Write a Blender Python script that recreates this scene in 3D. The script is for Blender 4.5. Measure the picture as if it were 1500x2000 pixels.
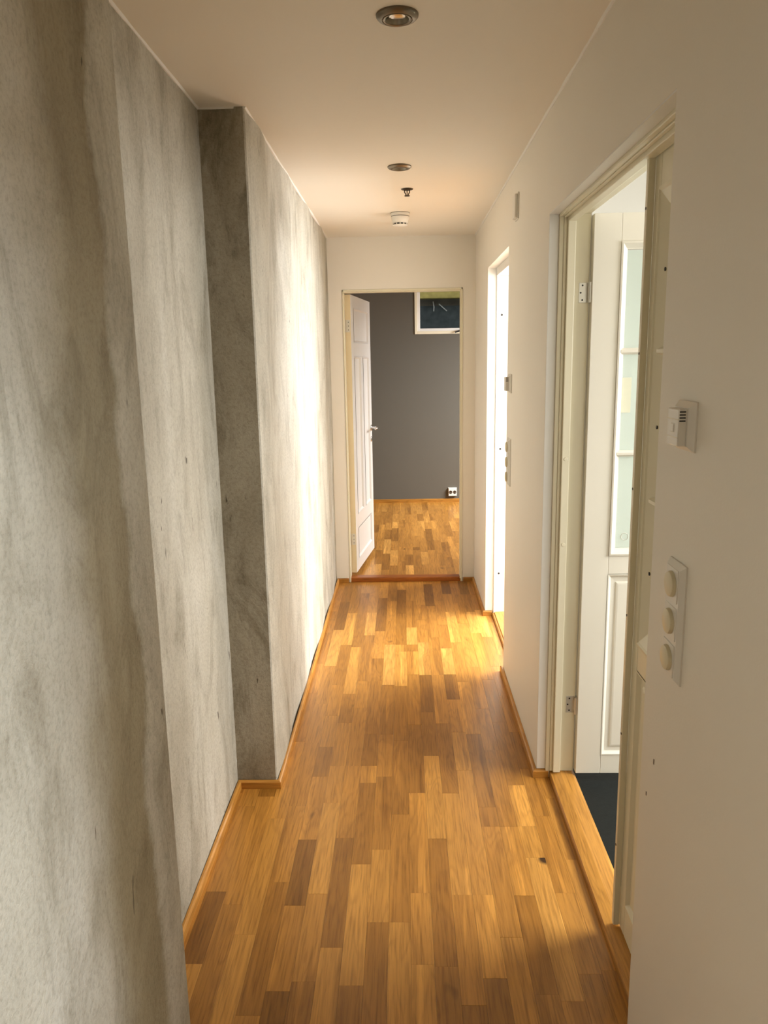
import bpy, bmesh, math, random
from mathutils import Vector, Matrix, noise
random.seed(7)
sc = bpy.context.scene
for o in list(bpy.data.objects): bpy.data.objects.remove(o)
C = sc.collection

# ------------------------------------------------------------------ camera
F_PX, PITCH, YAW, ROLL, CAM_H = 1492.7, 0.1981, -0.0276, -0.0180, 1.599
cp, sp, cy, sy, cr, sr = math.cos(PITCH), math.sin(PITCH), math.cos(YAW), math.sin(YAW), math.cos(ROLL), math.sin(ROLL)
c_fwd = Vector((sy*cp, cy*cp, -sp)); c_r = Vector((cy, -sy, 0)); c_u = c_r.cross(c_fwd)
c_right = cr*c_r + sr*c_u; c_up = -sr*c_r + cr*c_u
cam = bpy.data.objects.new('camera', bpy.data.cameras.new('camera')); C.objects.link(cam)
cam.data.sensor_fit = 'VERTICAL'; cam.data.sensor_height = 36; cam.data.lens = F_PX*36/2000
cam.data.clip_start = 0.02
M = Matrix.Identity(4)
for i in range(3):
    M[i][0] = c_right[i]; M[i][1] = c_up[i]; M[i][2] = -c_fwd[i]
M[2][3] = CAM_H
cam.matrix_world = M
sc.camera = cam
def floor_hit(px, py):
    d = c_fwd + c_right*((px-750)/F_PX) - c_up*((py-1000)/F_PX)
    t = -CAM_H/d.z
    return d.x*t, d.y*t

# ------------------------------------------------------------------ world, view, daylight, added fill
sc.view_settings.view_transform = 'Standard'; sc.view_settings.look = 'None'
sc.view_settings.gamma = 1; sc.view_settings.use_curve_mapping = False
sc.view_settings.exposure = 1.12
w = bpy.data.worlds.new('sky'); sc.world = w; w.use_nodes = True
bg = w.node_tree.nodes['Background']; bg.inputs[0].default_value = (0.86, 0.93, 1.0, 1); bg.inputs[1].default_value = 0.9
def area_light(name, loc, size_y, size_z, power, tilt, col, face=(-1, 0), spread=180):
    l = bpy.data.lights.new(name, 'AREA'); l.shape = 'RECTANGLE'; l.size = size_y; l.size_y = size_z
    l.energy = power; l.color = col; l.spread = math.radians(spread)
    o = bpy.data.objects.new(name, l); C.objects.link(o); o.location = loc
    d = Vector((face[0]*math.cos(tilt), face[1]*math.cos(tilt), -math.sin(tilt)))
    o.rotation_euler = d.to_track_quat('-Z', 'Y').to_euler()
    return o
DAY = (1.0, 0.965, 0.90)
area_light('daylight_bathroom', (2.55, 2.10, 1.75), 1.3, 0.9, 26, 0.72, (1.0, 0.985, 0.95), spread=140)
area_light('daylight_side_room', (2.55, 4.52, 1.45), 1.6, 1.3, 100, 0.10, (0.91, 0.955, 1.0))
area_light('daylight_end_room', (2.35, 6.95, 1.85), 1.5, 0.7, 46, 0.75, (0.97, 0.98, 1.0), face=(-0.92, 0.4), spread=120)
area_light('fill_entrance_room', (1.35, 0.10, 2.36), 0.6, 0.6, 42, 1.0, (0.86, 0.94, 1.0), spread=150)  # added area lamp under the closed ceiling, unseen, brightens the lower near-left wall

# ------------------------------------------------------------------ materials
def new_mat(name):
    m = bpy.data.materials.new(name); m.use_nodes = True
    nt = m.node_tree; b = nt.nodes['Principled BSDF']
    return m, nt, b
def mixc(nt, fac, a, b, mode='MIX'):
    n = nt.nodes.new('ShaderNodeMix'); n.data_type = 'RGBA'; n.blend_type = mode
    for s, v in ((0, fac), (6, a), (7, b)):
        if hasattr(v, 'node'): nt.links.new(v, n.inputs[s])
        else: n.inputs[s].default_value = v if s == 0 else (*v, 1)
    return n.outputs[2]
def nz(nt, vec, scale, detail=3, rough=0.5, dist=0.0):
    n = nt.nodes.new('ShaderNodeTexNoise'); n.inputs['Scale'].default_value = scale
    n.inputs['Detail'].default_value = detail; n.inputs['Roughness'].default_value = rough
    n.inputs['Distortion'].default_value = dist
    if vec is not None: nt.links.new(vec, n.inputs['Vector'])
    return n.outputs['Fac']
def ramp(nt, fac, stops):
    n = nt.nodes.new('ShaderNodeValToRGB'); nt.links.new(fac, n.inputs[0])
    e = n.color_ramp.elements
    while len(e) < len(stops): e.new(0.5)
    for el, (p, c) in zip(e, stops):
        el.position = p; el.color = (*c, 1) if len(c) == 3 else c
    return n.outputs[0]
def pos(nt, scale=(1, 1, 1)):
    g = nt.nodes.new('ShaderNodeNewGeometry'); m = nt.nodes.new('ShaderNodeVectorMath'); m.operation = 'MULTIPLY'
    nt.links.new(g.outputs['Position'], m.inputs[0]); m.inputs[1].default_value = scale
    return m.outputs[0]
def bump(nt, b, h, strength, dist=0.01):
    n = nt.nodes.new('ShaderNodeBump'); n.inputs['Strength'].default_value = strength; n.inputs['Distance'].default_value = dist
    nt.links.new(h, n.inputs['Height']); nt.links.new(n.outputs[0], b.inputs['Normal'])
def plain(name, col, rough=0.5, metal=0.0, var=0.04, scale=30, bmp=0.0):
    m, nt, b = new_mat(name)
    f = nz(nt, pos(nt), scale, 2)
    nt.links.new(mixc(nt, f, tuple(c*(1-var) for c in col), tuple(min(1, c*(1+var)) for c in col)), b.inputs['Base Color'])
    b.inputs['Roughness'].default_value = rough; b.inputs['Metallic'].default_value = metal
    if bmp: bump(nt, b, nz(nt, pos(nt), 220, 3), bmp, 0.002)
    return m
M_WHITE = plain('white_wall_paint', (0.87, 0.815, 0.715), 0.55, var=0.015, scale=3, bmp=0.12)
M_RET = plain('white_reveal_paint', (0.85, 0.83, 0.78), 0.5, var=0.015, scale=4)
M_CEIL = plain('ceiling_paint', (0.87, 0.815, 0.715), 0.6, var=0.015, scale=2.5, bmp=0.12)
M_GREY = plain('grey_wall_paint', (0.118, 0.110, 0.088), 0.42, var=0.03, scale=3, bmp=0.06)
M_CREAM = plain('cream_door_lacquer', (0.82, 0.76, 0.57), 0.32, var=0.015, scale=6)
M_LEAFC = plain('cream_leaf_lacquer', (0.83, 0.79, 0.68), 0.32, var=0.015, scale=6)
M_CREAM2 = plain('yellowed_lacquer', (0.76, 0.64, 0.42), 0.38, var=0.03, scale=6)
M_LEAFW = plain('white_door_lacquer', (0.82, 0.80, 0.75), 0.35, var=0.015, scale=6)
M_PLAST = plain('white_plastic', (0.80, 0.76, 0.68), 0.35, var=0.01)
M_KNOB = plain('yellowed_plastic', (0.70, 0.62, 0.42), 0.35, var=0.03)
M_DARK = plain('dark_hole', (0.015, 0.012, 0.01), 0.6)
M_METAL = plain('hinge_steel', (0.70, 0.68, 0.62), 0.38, 0.75)
M_CHROME = plain('chrome', (0.75, 0.74, 0.72), 0.18, 1.0)
M_BRONZE = plain('brushed_bronze', (0.20, 0.165, 0.12), 0.38, 0.85, var=0.15, scale=90)
M_REFL = plain('lamp_reflector', (0.30, 0.27, 0.21), 0.3, 0.8)
M_BRASS = plain('dark_brass', (0.07, 0.05, 0.03), 0.4, 0.7)
M_TILE = plain('black_slate_tile', (0.010, 0.0125, 0.012), 0.55, var=0.35, scale=45, bmp=0.2)
M_TILE.node_tree.nodes['Principled BSDF'].inputs['Specular IOR Level'].default_value = 0.2
M_GROUT = plain('dark_grout', (0.05, 0.05, 0.048), 0.8)
M_SUB = plain('joint_filler', (0.10, 0.05, 0.02), 0.8)
M_CAULK = plain('caulk', (0.86, 0.83, 0.77), 0.5)
M_MOSS = plain('mossy_timber', (0.36, 0.27, 0.07), 0.9, var=0.5, scale=14)
M_WELL = plain('weathered_concrete', (0.20, 0.17, 0.13), 0.9, var=0.35, scale=9, bmp=0.4)
M_WELL2 = plain('dark_membrane', (0.062, 0.070, 0.066), 0.85, var=0.6, scale=14, bmp=0.3)
M_GRAVEL = plain('grey_gravel', (0.20, 0.22, 0.22), 0.9, var=0.5, scale=60, bmp=0.5)
M_STICK = plain('pale_stick', (0.72, 0.68, 0.62), 0.7)

def plaster(name='trowelled_plaster', tint=(1, 1, 1), blotch=0.7):
    m, nt, b = new_mat(name)
    a = nz(nt, pos(nt, (1, 1, 0.45)), 2.6, 5, 0.6, 0.8)
    c1 = ramp(nt, a, [(0.28, (0.37, 0.335, 0.258)), (0.52, (0.525, 0.495, 0.412)), (0.74, (0.63, 0.605, 0.53))])
    mp = nt.nodes.new('ShaderNodeMapping'); mp.inputs['Rotation'].default_value = (0.42, 0.3, 0); mp.inputs['Scale'].default_value = (1.2, 1.5, 0.55)
    nt.links.new(pos(nt), mp.inputs['Vector'])
    st = nz(nt, mp.outputs[0], 4.6, 8, 0.74, 0.9)
    c2 = ramp(nt, st, [(0.32, (0.50, 0.47, 0.40)), (0.50, (1, 1, 1)), (0.72, (1.14, 1.14, 1.13))])
    col = mixc(nt, blotch, c1, c2, 'MULTIPLY')
    g = nz(nt, pos(nt), 110, 4, 0.7)
    col = mixc(nt, 0.55, col, ramp(nt, g, [(0.34, (0.66, 0.64, 0.60)), (0.52, (1, 1, 1)), (0.72, (1.10, 1.10, 1.10))]), 'MULTIPLY')
    v = nz(nt, pos(nt, (1, 1, 0.30)), 42, 2, 0.5, 0.6)
    col = mixc(nt, ramp(nt, v, [(0.735, (0, 0, 0)), (0.775, (1, 1, 1))]), col, (0.12, 0.10, 0.07))
    # darker vertical band short of the near corner: soft on one side, ragged on the other
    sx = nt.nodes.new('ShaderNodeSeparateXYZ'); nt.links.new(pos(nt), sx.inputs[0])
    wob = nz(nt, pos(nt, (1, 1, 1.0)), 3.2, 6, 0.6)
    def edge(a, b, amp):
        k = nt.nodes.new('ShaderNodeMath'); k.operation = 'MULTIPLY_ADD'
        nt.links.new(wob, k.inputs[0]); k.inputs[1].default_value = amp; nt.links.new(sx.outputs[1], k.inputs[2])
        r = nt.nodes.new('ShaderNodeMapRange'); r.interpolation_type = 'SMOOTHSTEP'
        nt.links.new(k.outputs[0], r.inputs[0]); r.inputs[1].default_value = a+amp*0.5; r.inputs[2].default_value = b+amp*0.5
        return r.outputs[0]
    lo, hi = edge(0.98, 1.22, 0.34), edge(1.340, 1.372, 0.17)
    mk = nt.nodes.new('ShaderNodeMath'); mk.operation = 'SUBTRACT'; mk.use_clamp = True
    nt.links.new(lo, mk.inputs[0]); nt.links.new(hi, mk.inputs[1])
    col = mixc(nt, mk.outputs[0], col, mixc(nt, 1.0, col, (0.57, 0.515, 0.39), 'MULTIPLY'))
    if tint != (1, 1, 1): col = mixc(nt, 1.0, col, tint, 'MULTIPLY')
    nt.links.new(col, b.inputs['Base Color'])
    b.inputs['Roughness'].default_value = 0.62
    ad = nt.nodes.new('ShaderNodeMath'); ad.operation = 'MULTIPLY_ADD'
    nt.links.new(st, ad.inputs[0]); ad.inputs[1].default_value = 2.2; nt.links.new(g, ad.inputs[2])
    bump(nt, b, ad.outputs[0], 0.55, 0.004)
    return m
M_PLASTER = plaster(); M_PLASTER2 = plaster('darker_plaster', (0.70, 0.665, 0.60), 1.0)  # same plaster with a darker tint and stronger blotches, for the step face

def oak(name, attr_type='OBJECT', along_y=True, fixed=None, hue=(1, 1, 1)):
    m, nt, b = new_mat(name)
    if fixed is None:
        at = nt.nodes.new('ShaderNodeAttribute'); at.attribute_type = attr_type; at.attribute_name = 'shade'
        s = at.outputs['Fac']
        at2 = nt.nodes.new('ShaderNodeAttribute'); at2.attribute_type = attr_type; at2.attribute_name = 'seed'
        seed = at2.outputs['Fac']
    else:
        v1 = nt.nodes.new('ShaderNodeValue'); v1.outputs[0].default_value = fixed; s = v1.outputs[0]
        v2 = nt.nodes.new('ShaderNodeValue'); v2.outputs[0].default_value = 0.3; seed = v2.outputs[0]
    base = ramp(nt, s, [(0.0, (0.175, 0.071, 0.011)), (0.25, (0.315, 0.134, 0.021)), (0.5, (0.475, 0.212, 0.037)),
                        (0.75, (0.61, 0.295, 0.060)), (1.0, (0.70, 0.365, 0.098))])
    comb = nt.nodes.new('ShaderNodeCombineXYZ')
    mu = nt.nodes.new('ShaderNodeMath'); mu.operation = 'MULTIPLY'; nt.links.new(seed, mu.inputs[0]); mu.inputs[1].default_value = 37.0
    for i in range(3): nt.links.new(mu.outputs[0], comb.inputs[i])
    def shifted(scale):
        ad = nt.nodes.new('ShaderNodeVectorMath'); ad.operation = 'ADD'
        nt.links.new(pos(nt, scale), ad.inputs[0]); nt.links.new(comb.outputs[0], ad.inputs[1]); return ad.outputs[0]
    sc1 = (60, 2.2, 30) if along_y else (2.2, 60, 30)
    sc2 = (13, 1.6, 8) if along_y else (1.6, 13, 8)
    fine = nz(nt, shifted(sc1), 3.0, 4, 0.65)
    broad = nz(nt, shifted(sc2), 1.0, 2, 0.5, 0.6)
    # cathedral growth rings: bands of a smooth field
    ring = nt.nodes.new('ShaderNodeMath'); ring.operation = 'MULTIPLY'; nt.links.new(broad, ring.inputs[0]); ring.inputs[1].default_value = 62.0
    sn = nt.nodes.new('ShaderNodeMath'); sn.operation = 'SINE'; nt.links.new(ring.outputs[0], sn.inputs[0])
    col = mixc(nt, 0.75, base, ramp(nt, fine, [(0.32, (0.58, 0.53, 0.46)), (0.50, (1, 1, 1)), (0.70, (1.16, 1.16, 1.14))]), 'MULTIPLY')
    mr = nt.nodes.new('ShaderNodeMapRange'); nt.links.new(sn.outputs[0], mr.inputs[0]); mr.inputs[1].default_value = -1; mr.inputs[2].default_value = 1
    col = mixc(nt, 0.42, col, ramp(nt, mr.outputs[0], [(0.0, (0.74, 0.70, 0.64)), (0.45, (1, 1, 1)), (1.0, (1.08, 1.08, 1.08))]), 'MULTIPLY')
    br = ramp(nt, broad, [(0.25, (0.82, 0.80, 0.76)), (0.5, (1, 1, 1)), (0.75, (1.12, 1.12, 1.12))])
    col = mixc(nt, 0.8, col, br, 'MULTIPLY')
    sap = nz(nt, shifted((26, 1.1, 10) if along_y else (1.1, 26, 10)), 0.55, 2, 0.5, 0.3)
    col = mixc(nt, ramp(nt, sap, [(0.63, (0, 0, 0)), (0.655, (0.75, 0.75, 0.75))]), col, mixc(nt, 1.0, col, (1.38, 1.42, 1.50), 'MULTIPLY'))
    col = mixc(nt, ramp(nt, sap, [(0.335, (0.8, 0.8, 0.8)), (0.36, (0, 0, 0))]), col, mixc(nt, 1.0, col, (0.70, 0.66, 0.60), 'MULTIPLY'))
    kn = nz(nt, shifted((9, 4.5, 4) if along_y else (4.5, 9, 4)), 1.6, 1, 0.4)
    col = mixc(nt, ramp(nt, kn, [(0.77, (0, 0, 0)), (0.86, (1, 1, 1))]), col, (0.05, 0.022, 0.008))
    if hue != (1, 1, 1): col = mixc(nt, 1.0, col, hue, 'MULTIPLY')
    nt.links.new(col, b.inputs['Base Color'])
    b.inputs['Roughness'].default_value = 0.34
    b.inputs['Specular IOR Level'].default_value = 0.35; b.inputs['Coat Weight'].default_value = 0.12; b.inputs['Coat Roughness'].default_value = 0.22
    bump(nt, b, fine, 0.06, 0.002)
    return m
M_OAK = oak('oak_parquet'); M_OAKG = oak('oak_parquet_far', 'GEOMETRY')
M_BASEY = oak('oak_moulding', fixed=0.60); M_BASEX = oak('oak_moulding_cross', along_y=False, fixed=0.42)
M_THR = oak('oak_threshold', fixed=0.66); M_THRX = oak('mahogany_threshold', along_y=False, fixed=0.28, hue=(1.05, 0.72, 0.62))
def frosted():
    m, nt, b = new_mat('frosted_glass')
    b.inputs['Base Color'].default_value = (0.78, 0.86, 0.80, 1); b.inputs['Roughness'].default_value = 0.55
    b.inputs['Transmission Weight'].default_value = 0.55; b.inputs['IOR'].default_value = 1.3
    bump(nt, b, nz(nt, pos(nt), 300, 2), 0.1, 0.001)
    return m
M_FROST = frosted()
def clear():
    m, nt, b = new_mat('window_glass')
    b.inputs['Base Color'].default_value = (0.92, 0.95, 0.95, 1); b.inputs['Roughness'].default_value = 0.0
    b.inputs['Transmission Weight'].default_value = 1.0; b.inputs['IOR'].default_value = 1.05
    bump(nt, b, nz(nt, pos(nt), 2, 1), 0.01, 0.001)
    return m
M_GLASS = clear()

# ------------------------------------------------------------------ mesh helpers
def link(name, bm, mat, parent=None, loc=(0, 0, 0), rotz=0, smooth=False):
    me = bpy.data.meshes.new(name); bmesh.ops.recalc_face_normals(bm, faces=bm.faces); bm.to_mesh(me); bm.free()
    if mat: me.materials.append(mat)
    if smooth:
        for p in me.polygons: p.use_smooth = True
    o = bpy.data.objects.new(name, me); C.objects.link(o); o.location = loc; o.rotation_euler.z = rotz
    if parent: o.parent = parent
    return o
def empty(name, loc=(0, 0, 0), rotz=0, parent=None):
    o = bpy.data.objects.new(name, None); C.objects.link(o); o.location = loc; o.rotation_euler.z = rotz
    o.empty_display_size = 0.05
    if parent: o.parent = parent
    return o
def tag(o, label=None, cat=None, group=None, kind=None):
    if label: o['label'] = label
    if cat: o['category'] = cat
    if group: o['group'] = group
    if kind: o['kind'] = kind
    return o
def addbox(bm, x0, x1, y0, y1, z0, z1, bev=0):
    vs = [bm.verts.new((x, y, z)) for x in (x0, x1) for y in (y0, y1) for z in (z0, z1)]
    fs = [bm.faces.new([vs[i] for i in f]) for f in ((0, 1, 3, 2), (4, 6, 7, 5), (0, 4, 5, 1), (2, 3, 7, 6), (0, 2, 6, 4), (1, 5, 7, 3))]
    if bev:
        es = list({e for f in fs for e in f.edges})
        bmesh.ops.bevel(bm, geom=es, offset=bev, segments=2 if bev > 0.002 else 1, affect='EDGES', profile=0.5)
def box(name, x0, x1, y0, y1, z0, z1, mat, parent=None, bev=0, **k):
    bm = bmesh.new(); addbox(bm, x0, x1, y0, y1, z0, z1, bev); return link(name, bm, mat, parent, **k)
def boxes(name, lst, mat, parent=None, bev=0, **k):
    bm = bmesh.new()
    for b in lst: addbox(bm, *b, bev)
    return link(name, bm, mat, parent, **k)
def struct(o, label=None): return tag(o, label, kind='structure')
def lathe(bm, prof, n=32, axis='z', origin=(0, 0, 0), cap0=True):
    """prof: (radius, height) pairs swept round the axis"""
    ox, oy, oz = origin; rings = []
    for r, h in prof:
        ring = []
        for i in range(n):
            a = 2*math.pi*i/n; c, s = r*math.cos(a), r*math.sin(a)
            p = (ox+c, oy+s, oz+h) if axis == 'z' else ((ox+h, oy+c, oz+s) if axis == 'x' else (ox+c, oy+h, oz+s))
            ring.append(bm.verts.new(p))
        rings.append(ring)
    for a, b in zip(rings, rings[1:]):
        for i in range(n): bm.faces.new((a[i], a[(i+1) % n], b[(i+1) % n], b[i]))
    if cap0 and prof[0][0] > 1e-6: bm.faces.new(rings[0])
    if prof[-1][0] > 1e-6: bm.faces.new(rings[-1])
def lathe_obj(name, prof, mat, parent=None, n=32, axis='z', origin=(0, 0, 0), cap0=True, **k):
    bm = bmesh.new(); lathe(bm, prof, n, axis, origin, cap0)
    bmesh.ops.remove_doubles(bm, verts=bm.verts, dist=1e-6)
    o = link(name, bm, mat, parent, **k)
    for p in o.data.polygons: p.use_smooth = True
    md = o.modifiers.new('edges', 'EDGE_SPLIT'); md.split_angle = math.radians(35)
    return o
def rect_sweep(bm, u0, u1, z0, z1, prof, cap=True):
    """nested rectangles in the local x-z plane; prof: (inset, local y)"""
    rings = []
    for ins, d in prof:
        rings.append([bm.verts.new(p) for p in ((u0+ins, d, z0+ins), (u1-ins, d, z0+ins), (u1-ins, d, z1-ins), (u0+ins, d, z1-ins))])
    for a, b in zip(rings, rings[1:]):
        for i in range(4): bm.faces.new((a[i], a[(i+1) % 4], b[(i+1) % 4], b[i]))
    if cap: bm.faces.new(rings[-1])
def tube(bm, pts, r, n=8):
    rings = []
    for i, p in enumerate(pts):
        p = Vector(p); d = (Vector(pts[min(i+1, len(pts)-1)]) - Vector(pts[max(i-1, 0)])).normalized()
        a = d.orthogonal().normalized(); b = d.cross(a)
        rings.append([bm.verts.new(p + r*(math.cos(2*math.pi*k/n)*a + math.sin(2*math.pi*k/n)*b)) for k in range(n)])
    for q, s in zip(rings, rings[1:]):
        for k in range(n): bm.faces.new((q[k], q[(k+1) % n], s[(k+1) % n], s[k]))
    bm.faces.new(rings[0]); bm.faces.new(rings[-1])

# ------------------------------------------------------------------ the setting
H = 2.40; XR = 0.498; XL2 = -0.650; XL3 = -0.499; XN = -0.500
YN = 1.463; YC = 2.649; YF = 5.371; YB = 8.496
O1a, O1b = 1.507, 2.722          # double-door recess
O2a, O2b = 3.722, 4.615          # second doorway
HD1, HD2 = 2.066, 2.104          # heads of the two openings
XW = 0.640                       # room side of the right wall

def und_near(y, z):              # slow unevenness of the plaster, metres
    e = 0.010*math.exp(-((y-1.27-0.03*math.sin(z*2.1))/0.10)**2)
    return -e + 0.004*noise.noise(Vector((y*2.2, z*0.7, 3.1)))
def und_far(y, z):
    return 0.005*math.sin((y-2.65)*9.0+0.5*math.sin(z*1.7)) + 0.004*noise.noise(Vector((y*2.5, z*0.8, 7.7)))
def und_mid(y, z): return 0.003*noise.noise(Vector((y*2.0, z*1.2, 1.7)))
bm = bmesh.new()
def sheet(p0, p1, fn, n_out, res=0.035, mi=0):
    p0, p1 = Vector(p0), Vector(p1); L = (p1-p0).length; nu = max(2, int(L/res)); nv = int(H/0.06)
    grid = []
    for i in range(nu+1):
        row = []
        for j in range(nv+1):
            q = p0.lerp(p1, i/nu); z = H*j/nv
            t = min(i, nu-i)/max(1, nu)*L; fade = min(1, t/0.06)
            d = fn(q.y, z)*fade + 0.0012*noise.noise(Vector((q.x*14, q.y*14, z*14)))*(1 if 0 < i < nu else 0.6)
            row.append(bm.verts.new((q.x+n_out[0]*d, q.y+n_out[1]*d, z)))
        grid.append(row)
    for i in range(nu):
        for j in range(nv): bm.faces.new((grid[i][j], grid[i+1][j], grid[i+1][j+1], grid[i][j+1])).material_index = mi
zero = lambda y, z: 0
sheet((XN, -2.6), (XN, YN-0.006), und_near, (1, 0))
sheet((XN, YN-0.006), (XN-0.006, YN), zero, (0.7, 0.7))
sheet((XN-0.006, YN), (XL2, YN), zero, (0, 1))
sheet((XL2, YN), (XL2, YC), und_mid, (1, 0))
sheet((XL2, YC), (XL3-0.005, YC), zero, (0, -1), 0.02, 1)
sheet((XL3-0.005, YC), (XL3, YC+0.005), zero, (0.7, -0.7))
sheet((XL3, YC+0.005), (XL3, YF+0.05), und_far, (1, 0))
addbox(bm, -0.80, -0.70, -2.6, YF+0.05, 0, H)
struct(link('wall_left', bm, M_PLASTER, smooth=True), 'grey trowelled plaster wall in three stepped sections').data.materials.append(M_PLASTER2)

struct(boxes('wall_right', [
    (XR, XW, -2.6, -0.30, 0, H), (XR, XW, 0.62, O1a, 0, H), (XR, XW, -0.30, 0.62, 2.06, H),
    (XR, XW, O1a, O1b, HD1, H), (XR, XW, O1b, O2a, 0, H), (XR, XW, O2a, O2b, HD2, H),
    (XR, XW, O2b, YF+0.11, 0, H)], M_WHITE), 'off-white painted hallway wall with door openings')
for cy_, cz_, ch_ in ((1.430, 0.789, 0.006), (1.465, 0.697, 0.0045)):      # chipped paint low on the near part
    bm = bmesh.new(); addbox(bm, XR-0.0006, XR+0.001, cy_-0.0022, cy_+0.0022, cz_-ch_, cz_+ch_, 0.0005)
    link('paint_chip', bm, M_BRASS, bpy.data.objects['wall_right'])
# cool white linings of the two reveals
struct(boxes('trim_1', [(XR+0.0005, 0.530, O1b-0.004, O1b+0.001, 0.034, HD1), (XR+0.0005, 0.530, O1a, O1b, HD1-0.004, HD1+0.001)], M_RET), 'white lining of the double-door recess')
struct(boxes('trim_2', [(XR+0.0005, 0.548, O2b-0.004, O2b+0.001, 0.034, HD2), (XR+0.0005, 0.548, O2a, O2b, HD2-0.004, HD2+0.001)], M_RET), 'bright white lining of the second doorway')
D3L, D3R, D3T = -0.407, 0.412, 2.060
struct(boxes('wall_end', [(-0.70, D3L, YF, YF+0.11, 0, H), (D3R, XR, YF, YF+0.11, 0, H), (D3L, D3R, YF, YF+0.11, D3T, H)], M_WHITE),
       'off-white end wall of the hallway around the grey room door')
struct(box('ceiling', -0.85, 2.75, -2.75, YB+0.15, H, H+0.1, M_CEIL), 'smooth off-white hallway ceiling')
struct(box('wall_entrance', -0.80, 2.75, -2.75, -2.6, 0, H, M_WHITE), 'off-white wall behind the camera')
# ragged caulk lines along the ceiling
def caulk(name, path, side):
    bm = bmesh.new(); prev = None
    for k in range(len(path)-1):
        a, b = Vector(path[k]), Vector(path[k+1]); n = max(1, int((b-a).length/0.05))
        for i in range(n + (k == len(path)-2)):
            q = a.lerp(b, i/n); t = 0.006 + 0.003*noise.noise(Vector((q.x*9, q.y*9, 2)))
            ring = [bm.verts.new((q.x+side*dx, q.y, H-dz)) for dx, dz in ((-0.004, 0), (t, 0), (t*0.4, t), (-0.004, t))]
            if prev:
                for j in range(4): bm.faces.new((prev[j], prev[(j+1) % 4], ring[(j+1) % 4], ring[j]))
            prev = ring
    struct(link(name, bm, M_CAULK), 'thin ragged white caulk line under the ceiling')
caulk('trim_3', [(XN, 0.4), (XN, YN), (XL2, YN+0.002), (XL2, YC-0.002), (XL3, YC), (XL3, YF)], 1)
caulk('trim_4', [(XR, 0.4), (XR, YF)], -1)

# rooms beyond the right wall and at the end
XO = 2.62
def holed_wall(name, x0, x1, y0, y1, hy0, hy1, hz0, hz1, mat):
    struct(boxes(name, [(x0, x1, y0, hy0, 0, H), (x0, x1, hy1, y1, 0, H), (x0, x1, hy0, hy1, 0, hz0), (x0, x1, hy0, hy1, hz1, H)], mat), 'outer wall with a window opening')
holed_wall('wall_bathroom', XO, XO+0.13, 0.85, 3.30, 1.43, 2.77, 1.20, 2.25, M_RET)
holed_wall('wall_side_room', XO, XO+0.13, 3.30, YF+0.11, 3.70, 5.30, 0.75, 2.15, M_RET)
holed_wall('wall_entrance_room', XO, XO+0.13, -2.6, 0.85, -1.6, 0.4, 0.70, 2.10, M_RET)
struct(box('wall_bathroom_near', XW, XO, 0.80, 0.90, 0, H, M_RET))
struct(box('wall_bathroom_far', XW, XO, 3.25, 3.35, 0, H, M_RET))
struct(box('wall_side_room_far', XR, XO+0.13, YF, YF+0.11, 0, H, M_RET))
# end room, painted grey
struct(boxes('wall_back', [(-1.6, 0.150, YB, YB+0.14, 0, H), (1.05, 2.62, YB, YB+0.14, 0, H), (0.150, 1.05, YB, YB+0.14, 0, 1.868), (0.150, 1.05, YB, YB+0.14, 2.345, H)], M_GREY), 'dark grey painted back wall of the end room')
struct(box('wall_end_room_left', -1.7, -1.6, YF, YB+0.14, 0, H, M_GREY))
struct(box('wall_end_room_front', -1.6, D3L-0.29, YF, YF+0.11, 0, H, M_GREY))
struct(box('ceiling_end_room', -1.7, -0.85, YF, YB+0.15, H, H+0.1, M_CEIL))
holed_wall('wall_end_room_right', 2.42, 2.55, YF+0.11, YB, 6.15, 7.75, 1.20, 2.20, M_GREY)

# ------------------------------------------------------------------ floors: oak strips, each a board
W = 0.0628; X0S = 0.002
def crop_pts(x0, y0, s, pts): return [(x0+x/s, y0+y/s) for x, y in pts]
ends_px = (crop_pts(480, 1380, 3.947, [(660,70),(425,270),(630,310),(715,458),(860,458),(960,210),(955,457),(945,588),(1200,262),(1315,140),(1430,380),(665,742),(1320,665),(765,1012),(480,1025),(240,862),(160,693),(550,540),(1465,1018),(920,1215),(1060,540),(1190,830)])
  + crop_pts(780, 1380, 3.947, [(330,130),(460,197),(570,212),(505,490),(690,335),(910,605),(405,668),(675,775),(690,925),(830,925),(990,922),(1060,1165)])
  + crop_pts(340, 1680, 3.75, [(310,230),(400,325),(1055,247),(880,332),(520,545),(160,760),(750,960),(1310,918),(1365,30),(1165,640),(600,1140)])
  + crop_pts(700, 1680, 3.75, [(310,455),(150,455),(460,240),(770,255),(1230,260),(480,765),(650,780),(1130,565),(1350,985),(1480,240)])
  + crop_pts(580, 1130, 6.818, [(560,685),(730,460),(640,315),(840,605),(970,755),(670,885),(790,915),(550,1418),(1235,878),(1380,880),(1390,972),(1065,1365),(1390,1430),(430,1165),(1150,260),(1140,410),(960,255),(1160,120),(330,1670),(920,195),(1270,300),(1390,150)])
  + crop_pts(780, 1130, 6.818, [(400,75),(400,365),(620,205),(850,210),(790,320),(960,215),(160,650),(160,880),(320,850),(450,780),(770,850),(1020,725),(1170,775),(120,970),(180,1275),(345,1285),(500,1285),(680,1275),(715,1610),(860,1375),(850,595)])
  + crop_pts(690, 970, 7.143, [(590,440),(590,620),(790,808),(790,955),(460,795),(460,1020),(1050,450),(1070,620),(1090,745),(885,705),(885,745),(350,940),(240,875),(480,595),(640,205),(760,150),(1240,260),(1160,605),(1340,555),(1340,400),(590,960),(900,985),(380,390),(1010,945),(680,525)]))
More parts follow.
